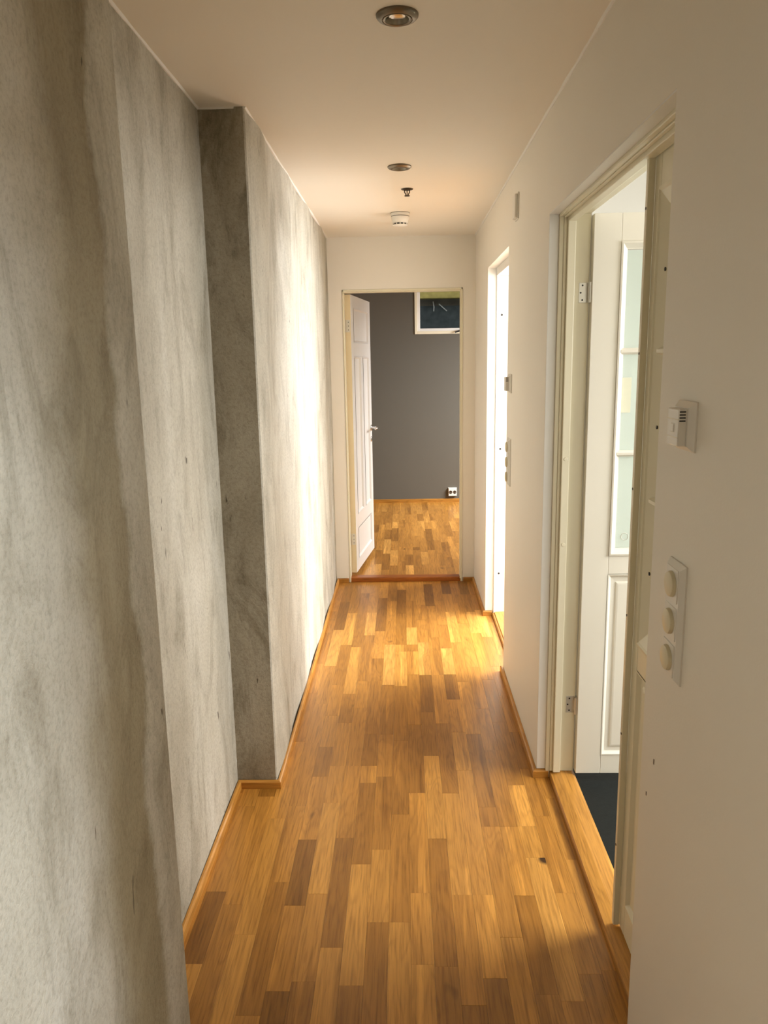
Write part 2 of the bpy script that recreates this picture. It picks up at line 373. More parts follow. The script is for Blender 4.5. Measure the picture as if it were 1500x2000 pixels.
tone_px = ([(p, 0.22) for p in crop_pts(480, 1380, 3.947, [(970,330),(620,380),(1320,300),(1430,200),(160,680)])]
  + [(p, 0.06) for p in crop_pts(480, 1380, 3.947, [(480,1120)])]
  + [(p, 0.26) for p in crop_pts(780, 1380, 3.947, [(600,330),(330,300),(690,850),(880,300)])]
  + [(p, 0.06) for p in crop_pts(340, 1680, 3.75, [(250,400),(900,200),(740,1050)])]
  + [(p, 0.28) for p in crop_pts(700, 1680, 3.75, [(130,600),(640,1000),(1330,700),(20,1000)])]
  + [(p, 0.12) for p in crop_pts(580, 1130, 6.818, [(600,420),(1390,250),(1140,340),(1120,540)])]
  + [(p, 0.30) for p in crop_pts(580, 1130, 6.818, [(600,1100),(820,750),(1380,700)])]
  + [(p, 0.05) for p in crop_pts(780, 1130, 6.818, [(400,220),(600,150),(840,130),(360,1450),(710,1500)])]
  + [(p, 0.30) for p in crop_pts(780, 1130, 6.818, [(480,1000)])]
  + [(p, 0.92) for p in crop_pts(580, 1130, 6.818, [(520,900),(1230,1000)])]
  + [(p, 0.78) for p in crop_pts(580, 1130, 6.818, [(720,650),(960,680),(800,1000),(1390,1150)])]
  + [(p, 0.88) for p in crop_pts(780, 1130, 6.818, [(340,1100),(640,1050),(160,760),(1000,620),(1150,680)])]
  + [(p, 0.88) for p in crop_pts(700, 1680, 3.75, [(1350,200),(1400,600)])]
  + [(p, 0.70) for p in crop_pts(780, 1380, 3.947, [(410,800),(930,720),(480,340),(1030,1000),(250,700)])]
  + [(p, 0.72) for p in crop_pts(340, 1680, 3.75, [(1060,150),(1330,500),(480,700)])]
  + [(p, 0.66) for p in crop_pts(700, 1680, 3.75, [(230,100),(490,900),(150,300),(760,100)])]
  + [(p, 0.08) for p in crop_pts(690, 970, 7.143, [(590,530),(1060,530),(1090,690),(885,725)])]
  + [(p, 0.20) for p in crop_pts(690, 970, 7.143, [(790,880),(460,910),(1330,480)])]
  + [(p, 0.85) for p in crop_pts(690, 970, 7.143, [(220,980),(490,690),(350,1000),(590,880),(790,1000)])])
ends = {}
for px, py in ends_px:
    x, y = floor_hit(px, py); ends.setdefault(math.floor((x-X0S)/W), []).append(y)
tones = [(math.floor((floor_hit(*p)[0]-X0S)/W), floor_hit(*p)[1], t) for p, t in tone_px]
unit = bpy.data.meshes.new('board'); bm = bmesh.new(); addbox(bm, 0, 1, 0, 1, -1, 0); bmesh.ops.recalc_face_normals(bm, faces=bm.faces); bm.to_mesh(unit); bm.free()
unit.materials.append(M_OAK)
def lay_boards(floor_obj, y0, y1, clip, k0, k1, rest):
    """strips of width W along y; clip(k) -> list of (x0, x1, ya, yb) spans for strip k"""
    rng = random.Random(11 + int(y0*10)); n = 0
    for k in range(k0, k1+1):
        cuts = sorted(y for y in ends.get(k, []) if y0+0.04 < y < y1-0.04)
        cl = []
        for y in cuts:
            if not cl or y-cl[-1] > 0.06: cl.append(y)
        full = [y0]
        for y in cl + [y1]:
            while y-full[-1] > 0.72:
                full.append(full[-1] + min(rng.uniform(0.28, 0.55), (y-full[-1])*0.6))
            full.append(y)
        for a, b in zip(full, full[1:]):
            s = min(0.8, max(0.15, rng.gauss(0.48, 0.09)))
            for tk, ty, tv in tones:
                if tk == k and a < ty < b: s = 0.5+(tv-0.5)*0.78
            seed = rng.random(); zt = rng.uniform(-0.0003, 0.0)
            for (xa, xb, ya, yb) in clip(k):
                aa, bb = max(a, ya), min(b, yb)
                if bb-aa < 0.003 or xb-xa < 0.003: continue
                if n < 298:
                    o = bpy.data.objects.new('board', unit); C.objects.link(o); o.parent = floor_obj
                    o.location = (xa+0.0002, aa+0.0002, zt); o.scale = (xb-xa-0.0004, bb-aa-0.0004, 0.012)
                    o['shade'] = s; o['seed'] = seed; n += 1
                else: rest.append((xa+0.0002, xb-0.0002, aa+0.0002, bb-0.0002, zt, s, seed))
    return n
def stuff_boards(name, lst, parent):
    if not lst: return
    bm = bmesh.new()
    for xa, xb, ya, yb, z, s, e in lst: addbox(bm, xa, xb, ya, yb, z-0.012, z)
    me = bpy.data.meshes.new(name); bmesh.ops.recalc_face_normals(bm, faces=bm.faces); bm.to_mesh(me); bm.free()
    for nm, idx in (('shade', 5), ('seed', 6)):
        at = me.attributes.new(nm, 'FLOAT', 'FACE')
        at.data.foreach_set('value', [r[idx] for r in lst for _ in range(6)])
    me.materials.append(M_OAKG); o = bpy.data.objects.new(name, me); C.objects.link(o); o.parent = parent; o['kind'] = 'stuff'

fl = struct(box('floor', -0.70, XW, -2.6, YF+0.05, -0.10, -0.0125, M_SUB), 'oak strip parquet running along the hallway')
def clip_hall(k):
    xa, xb = X0S+k*W, X0S+(k+1)*W; out = []
    for lo, hi, ya, yb in ((XN, XR, -2.6, YN), (XL2, XR, YN, YC), (XL3, XR, YC, YF+0.02), (XR, 0.545, O1a, O1b), (XR, 0.540, O2a, O2b)):
        a, b = max(xa, lo), min(xb, hi)
        if b > a: out.append((a, b, ya, yb))
    # merge spans with the same width so that a board is one piece
    m = []
    for s in out:
        if m and abs(m[-1][0]-s[0]) < 1e-6 and abs(m[-1][1]-s[1]) < 1e-6 and abs(m[-1][3]-s[2]) < 1e-6: m[-1] = (s[0], s[1], m[-1][2], s[3])
        else: m.append(s)
    return m
rest = []
nb = lay_boards(fl, 1.30, YF+0.02, lambda k: [(a, b, max(c, 1.30), d) for a, b, c, d in clip_hall(k) if d > 1.30], -11, 8, rest)
rng = random.Random(3)
for k in range(-10, 8):
    y = -2.6 + rng.uniform(0, 0.3); xa, xb = max(X0S+k*W, XN), min(X0S+(k+1)*W, XR); prev = -2.6
    while prev < 1.30:
        nxt = min(1.30, prev + rng.uniform(0.25, 0.6)); rest.append((xa, xb, prev, nxt-0.0004, 0, min(0.8, max(0.15, rng.gauss(0.48, 0.09))), rng.random())); prev = nxt
stuff_boards('board_field', rest, fl)
fl2 = struct(box('floor_end_room', -1.6, 2.42, YF+0.05, YB, -0.10, -0.0125, M_SUB), 'oak strip parquet of the grey end room')
rest = []
lay_boards(fl2, YF+0.09, YB, lambda k: [(X0S+k*W, X0S+(k+1)*W, YF+0.09, YB)], -10, 15, rest)
lay2 = []
rng = random.Random(5)
for k in list(range(-25, -10)) + list(range(16, 38)):
    prev = YF+0.09
    while prev < YB:
        nxt = min(YB, prev + rng.uniform(0.25, 0.6)); rest.append((X0S+k*W, X0S+(k+1)*W-0.0004, prev, nxt-0.0004, 0, min(0.8, max(0.15, rng.gauss(0.48, 0.09))), rng.random())); prev = nxt
stuff_boards('board_field', rest, fl2)
# side room floor (timber) and bathroom floor (slate tiles)
sr_ = struct(box('floor_side_room', XW, XO, 3.35, YF, -0.10, -0.0125, M_SUB), 'oak strip parquet of the bright side room')
rest = []
for k in range(10, 42):
    prev = 3.35
    while prev < YF:
        nxt = min(YF, prev + rng.uniform(0.25, 0.6)); rest.append((X0S+k*W+0.02, min(XO, X0S+(k+1)*W+0.0196), prev, nxt-0.0004, 0, min(0.8, max(0.15, rng.gauss(0.48, 0.09))), rng.random())); prev = nxt
stuff_boards('board_field', rest, sr_)
struct(box('floor_entrance_room', XW, XO, -2.6, 0.80, -0.10, 0, M_THR), 'oak floor of the room behind the camera')
bt = struct(box('floor_bathroom', XW, XO, 0.90, 3.25, -0.10, -0.006, M_GROUT), 'black slate tile floor of the bathroom')
tile = bpy.data.meshes.new('tile'); bm = bmesh.new(); addbox(bm, 0, 0.297, 0, 0.597, -0.006, 0.0, 0.0012); bm.to_mesh(tile); bm.free(); tile.materials.append(M_TILE)
for i in range(7):
    for j in range(4):
        x, y = 0.645+0.30*i, 2.178+0.60*(j-2)
        if x+0.297 > XO or y < 0.9 or y+0.597 > 3.25:
            continue
        o = bpy.data.objects.new('tile', tile); C.objects.link(o); o.parent = bt; o.location = (x, y, random.uniform(-0.0004, 0))

# ------------------------------------------------------------------ baseboards: low oak mouldings
def moulding(name, a, b, out, label, gap=0.003, hgt=0.032, th=0.015, m0=0, m1=0, mat=None):
    """low moulding from a to b, standing out from the wall along 'out'; m0/m1 = mitre lengths at the ends"""
    a, b, n = Vector(a), Vector(b), Vector(out); d = (b-a).normalized()
    prof = [(gap, 0), (th, 0), (th, hgt-0.006), (th-0.004, hgt-0.001), (th-0.006, hgt), (gap, hgt)]
    bm = bmesh.new(); rings = []
    for p, s, mm in ((a, 1, m0), (b, -1, m1)):
        rings.append([bm.verts.new((p.x+n.x*o+d.x*s*mm*o, p.y+n.y*o+d.y*s*mm*o, z)) for o, z in prof])
    for i in range(6): bm.faces.new((rings[0][i], rings[0][(i+1) % 6], rings[1][(i+1) % 6], rings[1][i]))
    bm.faces.new(rings[0]); bm.faces.new(rings[1])
    return struct(link(name, bm, mat or (M_BASEY if abs(d.y) > 0.5 else M_BASEX)), label)
moulding('baseboard_left', (XN, -2.6), (XN, YN), (1, 0), 'oak baseboard along the nearest plaster section', m1=-1)
moulding('baseboard_left', (XN, YN), (XL2, YN), (0, 1), 'oak baseboard on the step of the near plaster section', m0=-1, m1=1)
moulding('baseboard_left', (XL2, YN), (XL2, YC), (1, 0), 'oak baseboard along the recessed plaster section', m0=1, m1=1)
moulding('baseboard_left', (XL2, YC), (XL3, YC), (0, -1), 'short dark oak baseboard across the face of the plaster step', m0=1, m1=-1)
moulding('baseboard_left', (XL3, YC), (XL3, YF), (1, 0), 'oak baseboard along the far plaster section', m0=-1, m1=1, gap=0.004)
moulding('baseboard_end', (XL3, YF), (D3L-0.006, YF), (0, -1), 'short oak baseboard left of the end door', m0=1)
moulding('baseboard_end', (D3R+0.006, YF), (XR, YF), (0, -1), 'short oak baseboard right of the end door', m1=1)
moulding('baseboard_right', (XR, O2b), (XR, YF), (-1, 0), 'oak baseboard between the second doorway and the end wall', m0=-1, m1=1, gap=0.001)
moulding('baseboard_right', (0.540, O2b), (XR, O2b), (0, -1), 'short oak baseboard returning into the second doorway', m1=-1, gap=0.001)
moulding('baseboard_right', (XR, O1b), (XR, O2a), (-1, 0), 'oak baseboard between the two doorways', m0=-1, m1=-1, gap=0.001)
moulding('baseboard_right', (0.542, O1b), (XR, O1b), (0, -1), 'short oak baseboard returning into the double-door recess', m1=-1, gap=0.001)
moulding('baseboard_right', (XR, O2a), (0.540, O2a), (0, 1), 'hidden oak baseboard return of the second doorway', m0=-1, gap=0.001)
moulding('baseboard_right', (XR, 0.62), (XR, O1a), (-1, 0), 'oak baseboard under the light switches', m1=-1, gap=0.001)
moulding('baseboard_back', (-1.6, YB), (2.42, YB), (0, -1), 'oak baseboard along the grey back wall', hgt=0.040)

# ------------------------------------------------------------------ doors
def screws(parent, pts, axis, r=0.0042, mat=None):
    for p in pts: lathe_obj('screw', [(r, 0), (r, 0.0012), (0, 0.0012)] , mat or M_DARK, parent, 12, axis, p)
def leaf_panelled(leaf_name, parent, loc, rotz, width, z0, z1, mat, stile, rails, openings, label=None, thick=0.040):
    """stiles + rails as one mesh; openings: (u0,u1,z0,z1,kind)"""
    bm = bmesh.new(); g = 0.0006
    addbox(bm, 0, stile[0], 0, thick, z0, z1, 0.0015); addbox(bm, width-stile[1], width, 0, thick, z0, z1, 0.0015)
    for (u0, u1, a, b) in rails: addbox(bm, u0+g, u1-g, 0.0004, thick-0.0004, a, b, 0.0012)
    lf = link(leaf_name, bm, mat, parent, loc, rotz)
    if label: lf['label'] = label
    for (u0, u1, a, b, kind) in openings:
        if kind == 'panel':
            bm = bmesh.new()
            rect_sweep(bm, u0, u1, a, b, [(0, -0.001), (0.004, -0.001), (0.014, 0.009), (0.030, 0.010), (0.034, 0.006), (0.040, 0.005)])
            rect_sweep(bm, u0, u1, a, b, [(0, thick), (0.014, thick-0.010), (0.034, thick-0.006)])
            link('panel', bm, mat, lf)
        elif kind == 'flat':
            bm = bmesh.new()
            rect_sweep(bm, u0, u1, a, b, [(0, -0.002), (0.006, -0.002), (0.016, 0.010), (0.020, 0.010)])
            rect_sweep(bm, u0, u1, a, b, [(0, thick), (0.014, thick-0.010)])
            link('panel', bm, mat, lf)
    return lf
def glazed(lf, u0, u1, z0, z1, bars, thick=0.040, bead=0.024, name_glass='pane'):
    bm = bmesh.new()
    rect_sweep(bm, u0, u1, z0, z1, [(0, 0.002), (0.0, -0.005), (0.006, -0.006), (0.010, -0.002), (bead-0.004, 0.010), (bead, 0.012), (bead, 0.017)], cap=False)
    rect_sweep(bm, u0, u1, z0, z1, [(0, thick-0.002), (0, thick+0.004), (bead, thick-0.012), (bead, 0.023)], cap=False)
    link('glazing_bead', bm, lf.data.materials[0], lf)
    zs = [z0+bead] + sorted(bars) + [z1-bead]
    for z in bars:
        bm = bmesh.new(); p = [(-0.011, 0.016), (-0.011, 0.010), (-0.004, -0.001), (0.004, -0.001), (0.011, 0.010), (0.011, 0.016)]
        r = [[bm.verts.new((u, d, z+h)) for h, d in p] for u in (u0+bead*0.55, u1-bead*0.55)]
        for i in range(6): bm.faces.new((r[0][i], r[0][(i+1) % 6], r[1][(i+1) % 6], r[1][i]))
        bm.faces.new(r[0]); bm.faces.new(r[1])
        link('glazing_bar', bm, lf.data.materials[0], lf)
    for a, b in zip(zs, zs[1:]):
        box(name_glass, u0+bead-0.004, u1-bead+0.004, 0.017, 0.022, a-0.002, b-0.0025, M_FROST, lf)

# --- door 1: double door, wide leaf open into the bathroom
d1 = struct(empty('door_1', (0.585, O1b, 0)), 'cream double door with frosted glass, wide leaf open towards the bathroom')
def loc1(bs): return [(a-0.585, b-0.585, c-O1b, d-O1b, e, f) for a, b, c, d, e, f in bs]
boxes('door_frame', loc1([
    (0.5305, 0.545, 2.7090, O1b, 0, HD1), (0.545, 0.556, 2.7050, O1b, 0.030, HD1-0.010),
    (0.556, 0.583, 2.6930, O1b, 0.030, 2.052), (0.583, 0.634, 2.7050, O1b, 0.030, 2.062),
    (0.5305, 0.545, O1a, O1b-0.013, 2.053, HD1), (0.545, 0.556, O1a, O1b-0.017, 2.049, HD1), (0.556, 0.583, O1a, O1b-0.029, 2.037, HD1), (0.583, 0.634, O1a, O1b-0.017, 2.060, HD1),
    (0.5305, 0.634, O1a, O1a+0.020, 0.0, 2.053)]), M_CREAM, d1, bev=0.0022)
th = bmesh.new()
prof = [(0.545, 0), (0.545, 0.016), (0.549, 0.022), (0.585, 0.030), (0.628, 0.030), (0.640, 0.020), (0.640, 0)]
r = [[th.verts.new((x-0.585, y-O1b, z)) for x, z in prof] for y in (O1a+0.0, O1b)]
for i in range(7): th.faces.new((r[0][i], r[0][(i+1) % 7], r[1][(i+1) % 7], r[1][i]))
th.faces.new(r[0]); th.faces.new(r[1])
tag(link('threshold', th, M_THR, d1), 'pale oak threshold under the double door')
for z in (1.24, 0.93): lathe_obj('cover_cap', [(0.007, 0), (0.006, -0.0012), (0, -0.0014)], M_CREAM, d1, 16, 'y', (0.570-0.585, 2.693-O1b, z))
S1 = 0.092
lf = leaf_panelled('leaf', d1, (0.638-0.585, 2.677-O1b, 0), 0, 0.765, 0.036, 2.056, M_LEAFC, (S1, S1),
    [(S1, 0.765-S1, 1.966, 2.056), (S1, 0.765-S1, 0.822, 0.892), (S1, 0.765-S1, 0.036, 0.112)],
    [(S1, 0.765-S1, 0.112, 0.822, 'panel')], 'wide cream leaf standing open, frosted panes above a raised panel')
glazed(lf, S1, 0.765-S1, 0.892, 1.966, (1.609, 1.258))
# small ring mark on the lowest pane, note on the middle one, handle on the hidden edge
bm = bmesh.new(); tube(bm, [(0.150+0.013*math.cos(a*math.pi/10), 0.0165, 0.957+0.013*math.sin(a*math.pi/10)) for a in range(21)], 0.0011, 6)
tag(link('ring_hook', bm, M_METAL, lf), 'small metal ring on the lowest pane')
box('paper_note', 0.118, 0.150, 0.0158, 0.0164, 1.40, 1.52, plain('pale_paper', (0.80, 0.80, 0.62), 0.7), lf)
bm = bmesh.new(); tube(bm, [(0.715, 0.0, 1.05), (0.715, -0.05, 1.05), (0.70, -0.056, 1.05), (0.60, -0.056, 1.05)], 0.009, 10)
link('handle', bm, M_CHROME, lf)
for z in (1.806, 0.306):
    bm = bmesh.new()
    addbox(bm, 0.600-0.585, 0.631-0.585, 2.7035-O1b, 2.7052-O1b, z-0.033, z+0.033, 0.0006)
    lathe(bm, [(0.0065, -0.033), (0.0065, 0.033)], 14, 'z', (0.634-0.585, 2.690-O1b, z))
    addbox(bm, 0.628-0.585, 0.634-0.585, 2.690-O1b, 2.704-O1b, z-0.020, z+0.020)
    addbox(bm, 0.6365-0.585, 0.638-0.585, 2.684-O1b, 2.714-O1b, z-0.033, z+0.033, 0.0004)
    hg = link('hinge', bm, M_METAL, d1)
    for dx, dz in ((0.612, 0.024), (0.606, 0.0), (0.612, -0.024)):
        lathe_obj('screw', [(0.0032, 0), (0.003, -0.001), (0, -0.001)], M_DARK, hg, 10, 'y', (dx-0.585, 2.7036-O1b, z+dz))
# narrow leaf, closed
S2 = 0.044
l2 = leaf_panelled('side_leaf', d1, (0, 1.886-O1b, 0), -math.pi/2, 0.352, 0.036, 2.052, M_CREAM, (S2, 0.06),
    [(S2, 0.292, 1.966, 2.052), (S2, 0.292, 0.810, 0.880), (S2, 0.292, 0.036, 0.128)],
    [(S2, 0.292, 0.128, 0.810, 'panel')], 'narrow cream leaf standing closed beside the near wall')
glazed(l2, S2, 0.292, 0.880, 1.966, (1.605, 1.254), bead=0.050)
for z in (1.785, 1.430, 1.075): lathe_obj('nail_hole', [(0.0045, 0.001), (0.0045, -0.0012), (0, -0.0014)], M_DARK, l2, 12, 'y', (S2+0.037, 0.0068, z))
bm = bmesh.new(); addbox(bm, -0.014, 0.002, -0.0165, 0.0, 0.034, 2.050, 0.0012)
ast = link('astragal', bm, M_CREAM, l2)
for z in (1.93, 1.60, 1.27, 0.94, 0.61, 0.28): lathe_obj('screw', [(0.0035, 0), (0.003, -0.0012), (0, -0.0013)], M_BRASS, ast, 10, 'y', (-0.006, -0.0165, z))

# --- door 2: bright doorway, only its frame can be seen
d2 = struct(empty('door_2', (0.56, O2b, 0)), 'white frame of the bright second doorway')
bs = [(0.5485, 0.560, 4.5990, O2b, 0, HD2), (0.560, 0.640, 4.6030, O2b, 0.020, HD2-0.050),
      (0.5485, 0.640, O2a, O2b-0.016, 2.056, HD2), (0.5485, 0.640, O2a, O2a+0.016, 0, HD2)]
boxes('door_frame', [(a-0.56, b-0.56, c-O2b, d-O2b, e, f) for a, b, c, d, e, f in bs], M_LEAFW, d2, bev=0.002)
for z in (1.836, 1.053, 0.276): lathe_obj('screw', [(0.0065, 0), (0.006, -0.0015), (0, -0.0015)], M_DARK, d2, 12, 'y', (0.020, 4.603-O2b, z))
th = bmesh.new(); prof = [(0.541, 0), (0.541, 0.014), (0.545, 0.019), (0.552, 0.019), (0.556, 0.026), (0.630, 0.028), (0.645, 0.016), (0.645, 0)]
r = [[th.verts.new((x-0.56, y-O2b, z)) for x, z in prof] for y in (O2a, O2b)]
for i in range(8): th.faces.new((r[0][i], r[0][(i+1) % 8], r[1][(i+1) % 8], r[1][i]))
th.faces.new(r[0]); th.faces.new(r[1]); link('threshold', th, M_THR, d2)

# --- door 3: the end door, open into the grey room
d3 = struct(empty('door_3', (0, YF, 0)), 'white panelled end door standing open into the grey room')
boxes('door_frame', [(D3L, -0.397, -0.006, 0.10, 0, D3T), (0.400, D3R, -0.006, 0.10, 0, D3T), (D3L, D3R, -0.006, 0.10, 2.046, D3T),
                     (0.394, 0.401, 0.0, 0.055, 0.02, 2.046), (-0.397, 0.400, 0.0, 0.055, 2.040, 2.047)], M_CREAM, d3, bev=0.002)
th = bmesh.new(); prof = [(0.004, 0), (0.004, 0.026), (0.010, 0.032), (0.075, 0.032), (0.09, 0.010), (0.09, 0)]
r = [[th.verts.new((x, y, z)) for y, z in prof] for x in (-0.397, 0.400)]
for i in range(6): th.faces.new((r[0][i], r[0][(i+1) % 6], r[1][(i+1) % 6], r[1][i]))
th.faces.new(r[0]); th.faces.new(r[1]); tag(link('threshold', th, M_THRX, d3), 'reddish wooden threshold under the end door')
A3 = math.atan2(0.755, 0.101); WD = 0.762; SD = 0.095
l3 = leaf_panelled('leaf', d3, (-0.358, 5.462-YF, 0), A3, WD, 0.046, 2.038, M_LEAFW, (SD, SD),
    [(SD, WD-SD, 1.955, 2.038), (SD, WD-SD, 1.615, 1.715), (SD, WD-SD, 0.365, 0.470), (SD, WD-SD, 0.046, 0.130), (0.335, 0.425, 0.470, 1.615)],
    [(SD, WD-SD, 1.715, 1.955, 'flat'), (SD, 0.335, 0.470, 1.615, 'flat'), (0.425, WD-SD, 0.470, 1.615, 'flat'), (SD, WD-SD, 0.130, 0.365, 'flat')],
    'white leaf with one wide panel over two tall panels and a low one')
box('hinge_edge', -0.0014, 0.0004, 0.0006, 0.0394, 0.047, 2.037, M_CREAM2, l3)
for z in (1.825, 0.30):
    hg = box('hinge', -0.0030, -0.0012, 0.004, 0.036, z-0.042, z+0.042, M_METAL, l3, bev=0.0006)
    bm = bmesh.new(); lathe(bm, [(0.006, -0.042), (0.006, 0.042)], 12, 'z', (-0.004, 0.043, z)); link('hinge_pin', bm, M_METAL, l3, smooth=True)
    for dz in (-0.026, 0, 0.026): lathe_obj('screw', [(0.0032, -0.0028), (0.003, -0.0036), (0, -0.0036)], M_DARK, l3, 10, 'x', (0, 0.017, z+dz))
bm = bmesh.new()
lathe(bm, [(0.024, 0.0), (0.024, -0.007), (0.012, -0.009)], 20, 'y', (0.708, 0, 1.055))
tube(bm, [(0.708, -0.004, 1.055), (0.708, -0.045, 1.055), (0.700, -0.054, 1.055), (0.675, -0.056, 1.055), (0.600, -0.056, 1.055)], 0.0085, 10)
tag(link('handle', bm, M_CHROME, l3, smooth=True), 'chrome lever handle')
bm = bmesh.new(); lathe(bm, [(0.022, 0.0), (0.022, -0.006), (0.010, -0.007)], 20, 'y', (0.708, 0, 0.965)); link('lock_rosette', bm, M_CHROME, l3, smooth=True)
box('latch_plate', WD-0.001, WD+0.0012, 0.009, 0.031, 0.93, 1.16, M_METAL, l3)

# ------------------------------------------------------------------ window in the grey back wall
w1 = struct(empty('window_1', (0.60, YB, 1.85)), 'small high basement window with a cream frame')
def wf(name, x0, x1, z0, z1, b, y0, y1, mat, par):
    return boxes(name, [(x0-0.6, x0+b-0.6, y0, y1, z0-1.85, z1-1.85), (x1-b-0.6, x1-0.6, y0, y1, z0-1.85, z1-1.85),
                        (x0+b-0.6, x1-b-0.6, y0, y1, z0-1.85, z0+b-1.85), (x0+b-0.6, x1-b-0.6, y0, y1, z1-b-1.85, z1-1.85)], mat, par, bev=0.003)
wf('window_frame', 0.132, 1.068, 1.850, 2.362, 0.030, -0.012, 0.10, M_CREAM, w1)
wf('sash', 0.162, 1.038, 1.880, 2.332, 0.030, 0.004, 0.060, M_LEAFW, w1)
box('pane', 0.190-0.6, 1.010-0.6, 0.030, 0.034, 1.908-1.85, 2.304-1.85, M_GLASS, w1)
bm = bmesh.new(); addbox(bm, -0.035, -0.012, -0.018, 0.006, 0.022, 0.040, 0.003); tube(bm, [(-0.024, -0.020, 0.031), (-0.024, -0.034, 0.031), (-0.045, -0.038, 0.024), (-0.085, -0.038, 0.012)], 0.0075, 8)
tag(link('latch_handle', bm, M_DARK, w1, loc=(0.05, 0, 0)), 'dark window latch handle')

# light well outside the window
struct(boxes('wall_light_well', [(-0.6, 1.9, 9.62, 9.74, 1.5, 2.62), (-0.72, -0.6, YB+0.14, 9.74, 1.5, 2.62), (1.9, 2.02, YB+0.14, 9.74, 1.5, 2.62)], M_WELL), 'weathered concrete wall of the light well outside')
bm = bmesh.new(); rows = []
for i in range(26):
    row = []
    for j in range(10):
        x = -0.6+2.5*i/25; y = YB+0.14+1.0*j/9
        row.append(bm.verts.new((x, y, 1.86+0.05*j/9+0.025*noise.noise(Vector((x*6, y*6, 0))))))
    rows.append(row)
for i in range(25):
    for j in range(9): bm.faces.new((rows[i][j], rows[i+1][j], rows[i+1][j+1], rows[i][j+1]))
struct(link('ground_light_well', bm, M_GRAVEL), 'grey gravel at the bottom of the light well')
tag(box('membrane_board', -0.55, 1.85, 9.590, 9.618, 1.90, 2.215, M_WELL2, bev=0.004), 'dark drainage board on the light well wall outside the window', 'board')
tag(box('mossy_beam', -0.58, 1.88, 9.44, 9.585, 2.290, 2.44, M_MOSS, bev=0.01), 'mossy yellow-green timber beam across the top of the outside light well', 'beam')
bm = bmesh.new(); tube(bm, [(0.375, 9.575, 2.335-0.07), (0.385, 9.572, 2.20), (0.382, 9.565, 2.150)], 0.006, 8); tag(link('stick', bm, M_STICK, smooth=True), 'upright pale stick seen through the small window', 'stick', 'pale sticks in the light well')
bm = bmesh.new(); tube(bm, [(0.445, 9.575, 2.235), (0.490, 9.57, 2.195), (0.540, 9.562, 2.150)], 0.006, 8); tag(link('stick', bm, M_STICK, smooth=True), 'slanting pale stick seen through the small window', 'stick', 'pale sticks in the light well')

# ------------------------------------------------------------------ fittings on the ceiling
def downlight(x, y, label):
    t = tag(empty('downlight', (x, y, H)), label, 'downlight', 'recessed ceiling downlights')
    lathe_obj('ring', [(0.030, 0.0), (0.030, -0.010), (0.033, -0.0118), (0.0345, -0.0118), (0.0352, -0.0095), (0.0362, -0.0095), (0.037, -0.0112), (0.046, -0.0085), (0.0505, -0.004), (0.051, 0.0)], M_BRONZE, t, 48, cap0=False)
    lathe_obj('reflector', [(0.0300, -0.0095), (0.0285, -0.0100), (0.0245, -0.0030), (0.0235, -0.0008), (0.0, -0.0008)], M_REFL, t, 40, cap0=False)
    lathe_obj('lens', [(0.0195, -0.0008), (0.0190, -0.0045), (0.014, -0.0055), (0, -0.0060)], M_CHROME, t, 32)
    return t
downlight(-0.003, 2.016, 'round bronze recessed downlight nearest the camera'); downlight(-0.004, 3.482, 'round bronze recessed downlight next to the sprinkler')
t = tag(empty('sprinkler_head', (0.031, 3.928, H)), 'small dark pendent sprinkler head on the ceiling', 'sprinkler')
lathe_obj('escutcheon', [(0.030, 0), (0.028, -0.003), (0.018, -0.006), (0.012, -0.0065), (0, -0.0065)], M_BRASS, t, 28)
bm = bmesh.new()
for s in (-1, 1): tube(bm, [(s*0.011, 0, -0.004), (s*0.0125, 0, -0.014), (s*0.005, 0, -0.027), (0, 0, -0.030)], 0.0026, 8)
link('frame_arm', bm, M_BRASS, t, smooth=True)
lathe_obj('bulb', [(0.002, -0.006), (0.0025, -0.016), (0.002, -0.026), (0, -0.027)], M_BRASS, t, 12)
lathe_obj('deflector', [(0, -0.0295), (0.013, -0.030), (0.0135, -0.0325), (0, -0.033)], M_BRASS, t, 24)
t = tag(empty('smoke_detector', (-0.005, 4.547, H)), 'white round smoke detector on the ceiling near the end wall', 'smoke detector')
lathe_obj('base', [(0.053, 0), (0.053, -0.016), (0.050, -0.018), (0.0, -0.018)], M_PLAST, t, 40)
lathe_obj('body', [(0.046, -0.018), (0.0505, -0.020), (0.0495, -0.030), (0.043, -0.050), (0.038, -0.056), (0.0, -0.056)], M_PLAST, t, 40)
for zz, rr in ((-0.0005, 0.0545), (-0.0190, 0.0512)): lathe_obj('seam', [(rr, zz), (rr, zz-0.0016), (rr-0.004, zz-0.0016)], M_BRASS, t, 40)
for k in range(12):
    a = 2*math.pi*k/12
    box('fin', 0.026, 0.042, -0.003, 0.003, -0.063, -0.055, M_PLAST, t, rotz=a)
lathe_obj('sensor_mesh', [(0.040, -0.056), (0.040, -0.0635), (0, -0.0635)], M_DARK, t, 32)
lathe_obj('cap', [(0.041, -0.0635), (0.042, -0.066), (0.036, -0.069), (0, -0.070)], M_PLAST, t, 36)

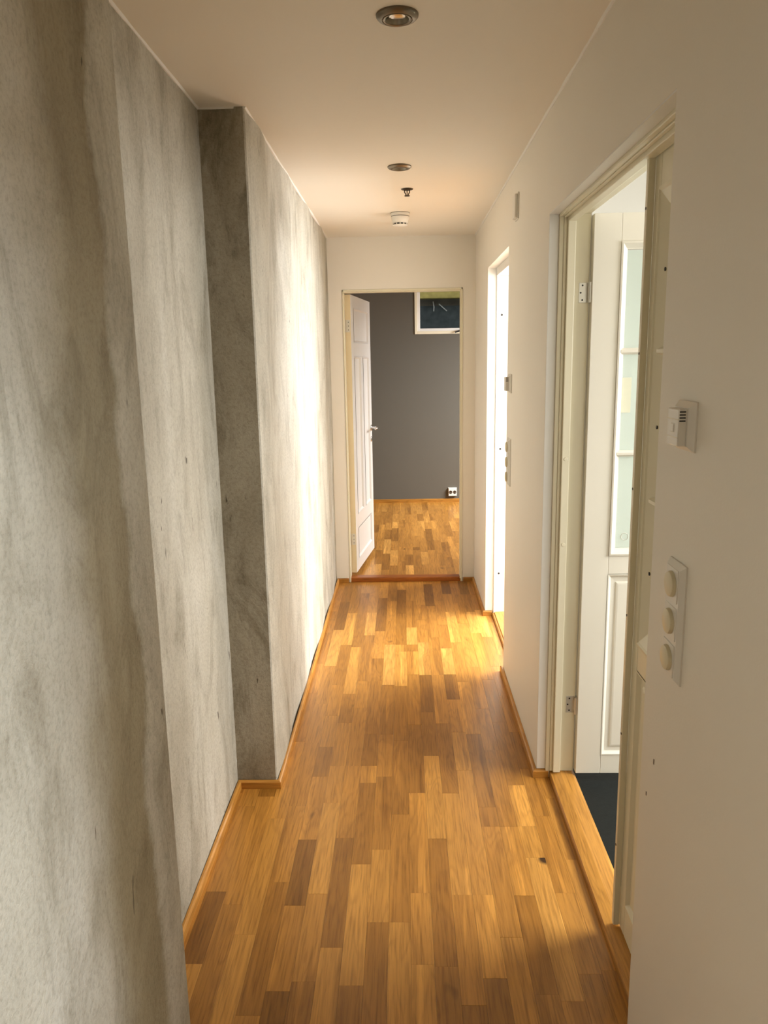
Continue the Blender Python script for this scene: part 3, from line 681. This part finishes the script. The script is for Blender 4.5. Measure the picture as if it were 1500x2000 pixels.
# ------------------------------------------------------------------ fittings on the right wall (front faces -x)
def wallplate(bm, y0, y1, z0, z1, th, ch):
    """chamfered plate standing out from the wall; local: x toward -x"""
    r = [[bm.verts.new((-d, y, z)) for y, z in ((y0+i, z0+i), (y1-i, z0+i), (y1-i, z1-i), (y0+i, z1-i))] for i, d in ((0, 0), (0, 0.003), (ch, th))]
    for a, b in zip(r, r[1:]):
        for i in range(4): bm.faces.new((a[i], a[(i+1) % 4], b[(i+1) % 4], b[i]))
    bm.faces.new(r[0]); bm.faces.new(r[-1])
def thermostat(y, z, label):
    t = tag(empty('thermostat', (XR, y, z)), label, 'thermostat')
    bm = bmesh.new(); wallplate(bm, -0.043, 0.043, -0.043, 0.043, 0.013, 0.010); link('wall_plate', bm, M_PLAST, t)
    box('housing', -0.027, -0.012, -0.027, 0.027, -0.033, 0.031, M_PLAST, t, bev=0.0015)
    for zj in (0.0131, -0.0181): box('cover_joint', -0.0274, -0.0265, -0.0272, 0.0272, zj-0.0006, zj+0.0006, M_KNOB, t)
    bm = bmesh.new(); rect_sweep(bm, -0.008, 0.008, -0.008, 0.008, [(0, 0), (0.0015, -0.0015), (0.004, -0.0015)])
    link('button', bm, M_PLAST, t, loc=(-0.027, 0, -0.002), rotz=-math.pi/2)
    for k in range(4): box('vent_slot', -0.0255, -0.0150, -0.0274, -0.0262, 0.0265-0.0052*k-0.0012, 0.0265-0.0052*k+0.0012, M_DARK, t)
    return t
def switch(y, z, label, round_knobs=True):
    t = tag(empty('triple_switch', (XR, y, z)), label, 'light switch')
    bm = bmesh.new(); wallplate(bm, -0.042, 0.042, -0.112, 0.112, 0.011, 0.009); link('wall_plate', bm, M_PLAST, t)
    for k in (-1, 0, 1):
        ins = box('insert', -0.0125, -0.010, -0.028, 0.028, k*0.071-0.031, k*0.071+0.031, M_PLAST, t, bev=0.0008)
        kn = lathe_obj('dimmer_knob', [(0.0240, -0.0118), (0.0240, -0.0155), (0.0222, -0.0190), (0.017, -0.0205), (0, -0.0212)], M_KNOB, t, 36, 'x', (0, 0, k*0.071))
    return t
thermostat(1.354, 1.474, 'square white room thermostat on the near right wall')
switch(1.354, 1.116, 'triple dimmer switch with three round knobs below the nearest thermostat')
thermostat(3.600, 1.475, 'small thermostat on the wall between the two doorways')
switch(3.600, 1.110, 'tall triple switch seen edge-on between the two doorways')
t = tag(empty('wall_sensor', (XR, 3.46, 2.222)), 'flat white sensor box high on the right wall', 'sensor')
box('back_plate', -0.006, 0, -0.040, 0.040, -0.054, 0.054, M_PLAST, t, bev=0.002); box('cover', -0.018, -0.005, -0.034, 0.034, -0.048, 0.048, M_PLAST, t, bev=0.004)
t = tag(empty('wall_socket', (0.540, YB, 0.117)), 'white double power socket low on the grey wall', 'socket')
bm = bmesh.new(); wallplate(bm, -0.049, 0.049, -0.047, 0.047, 0.040, 0.006); link('wall_box', bm, M_PLAST, t, rotz=math.pi/2)
for s in (-1, 1):
    lathe_obj('socket_well', [(0.019, -0.0402), (0.0185, -0.0412), (0.0165, -0.0405), (0, -0.0404)], M_BRASS, t, 24, 'y', (s*0.0225, 0, 0.0))
    for dx in (-0.0085, 0.0085): lathe_obj('contact', [(0.0026, -0.0405), (0.0025, -0.0415), (0, -0.0415)], M_PLAST, t, 8, 'y', (s*0.0225+dx, 0, 0))
print('boards', nb)
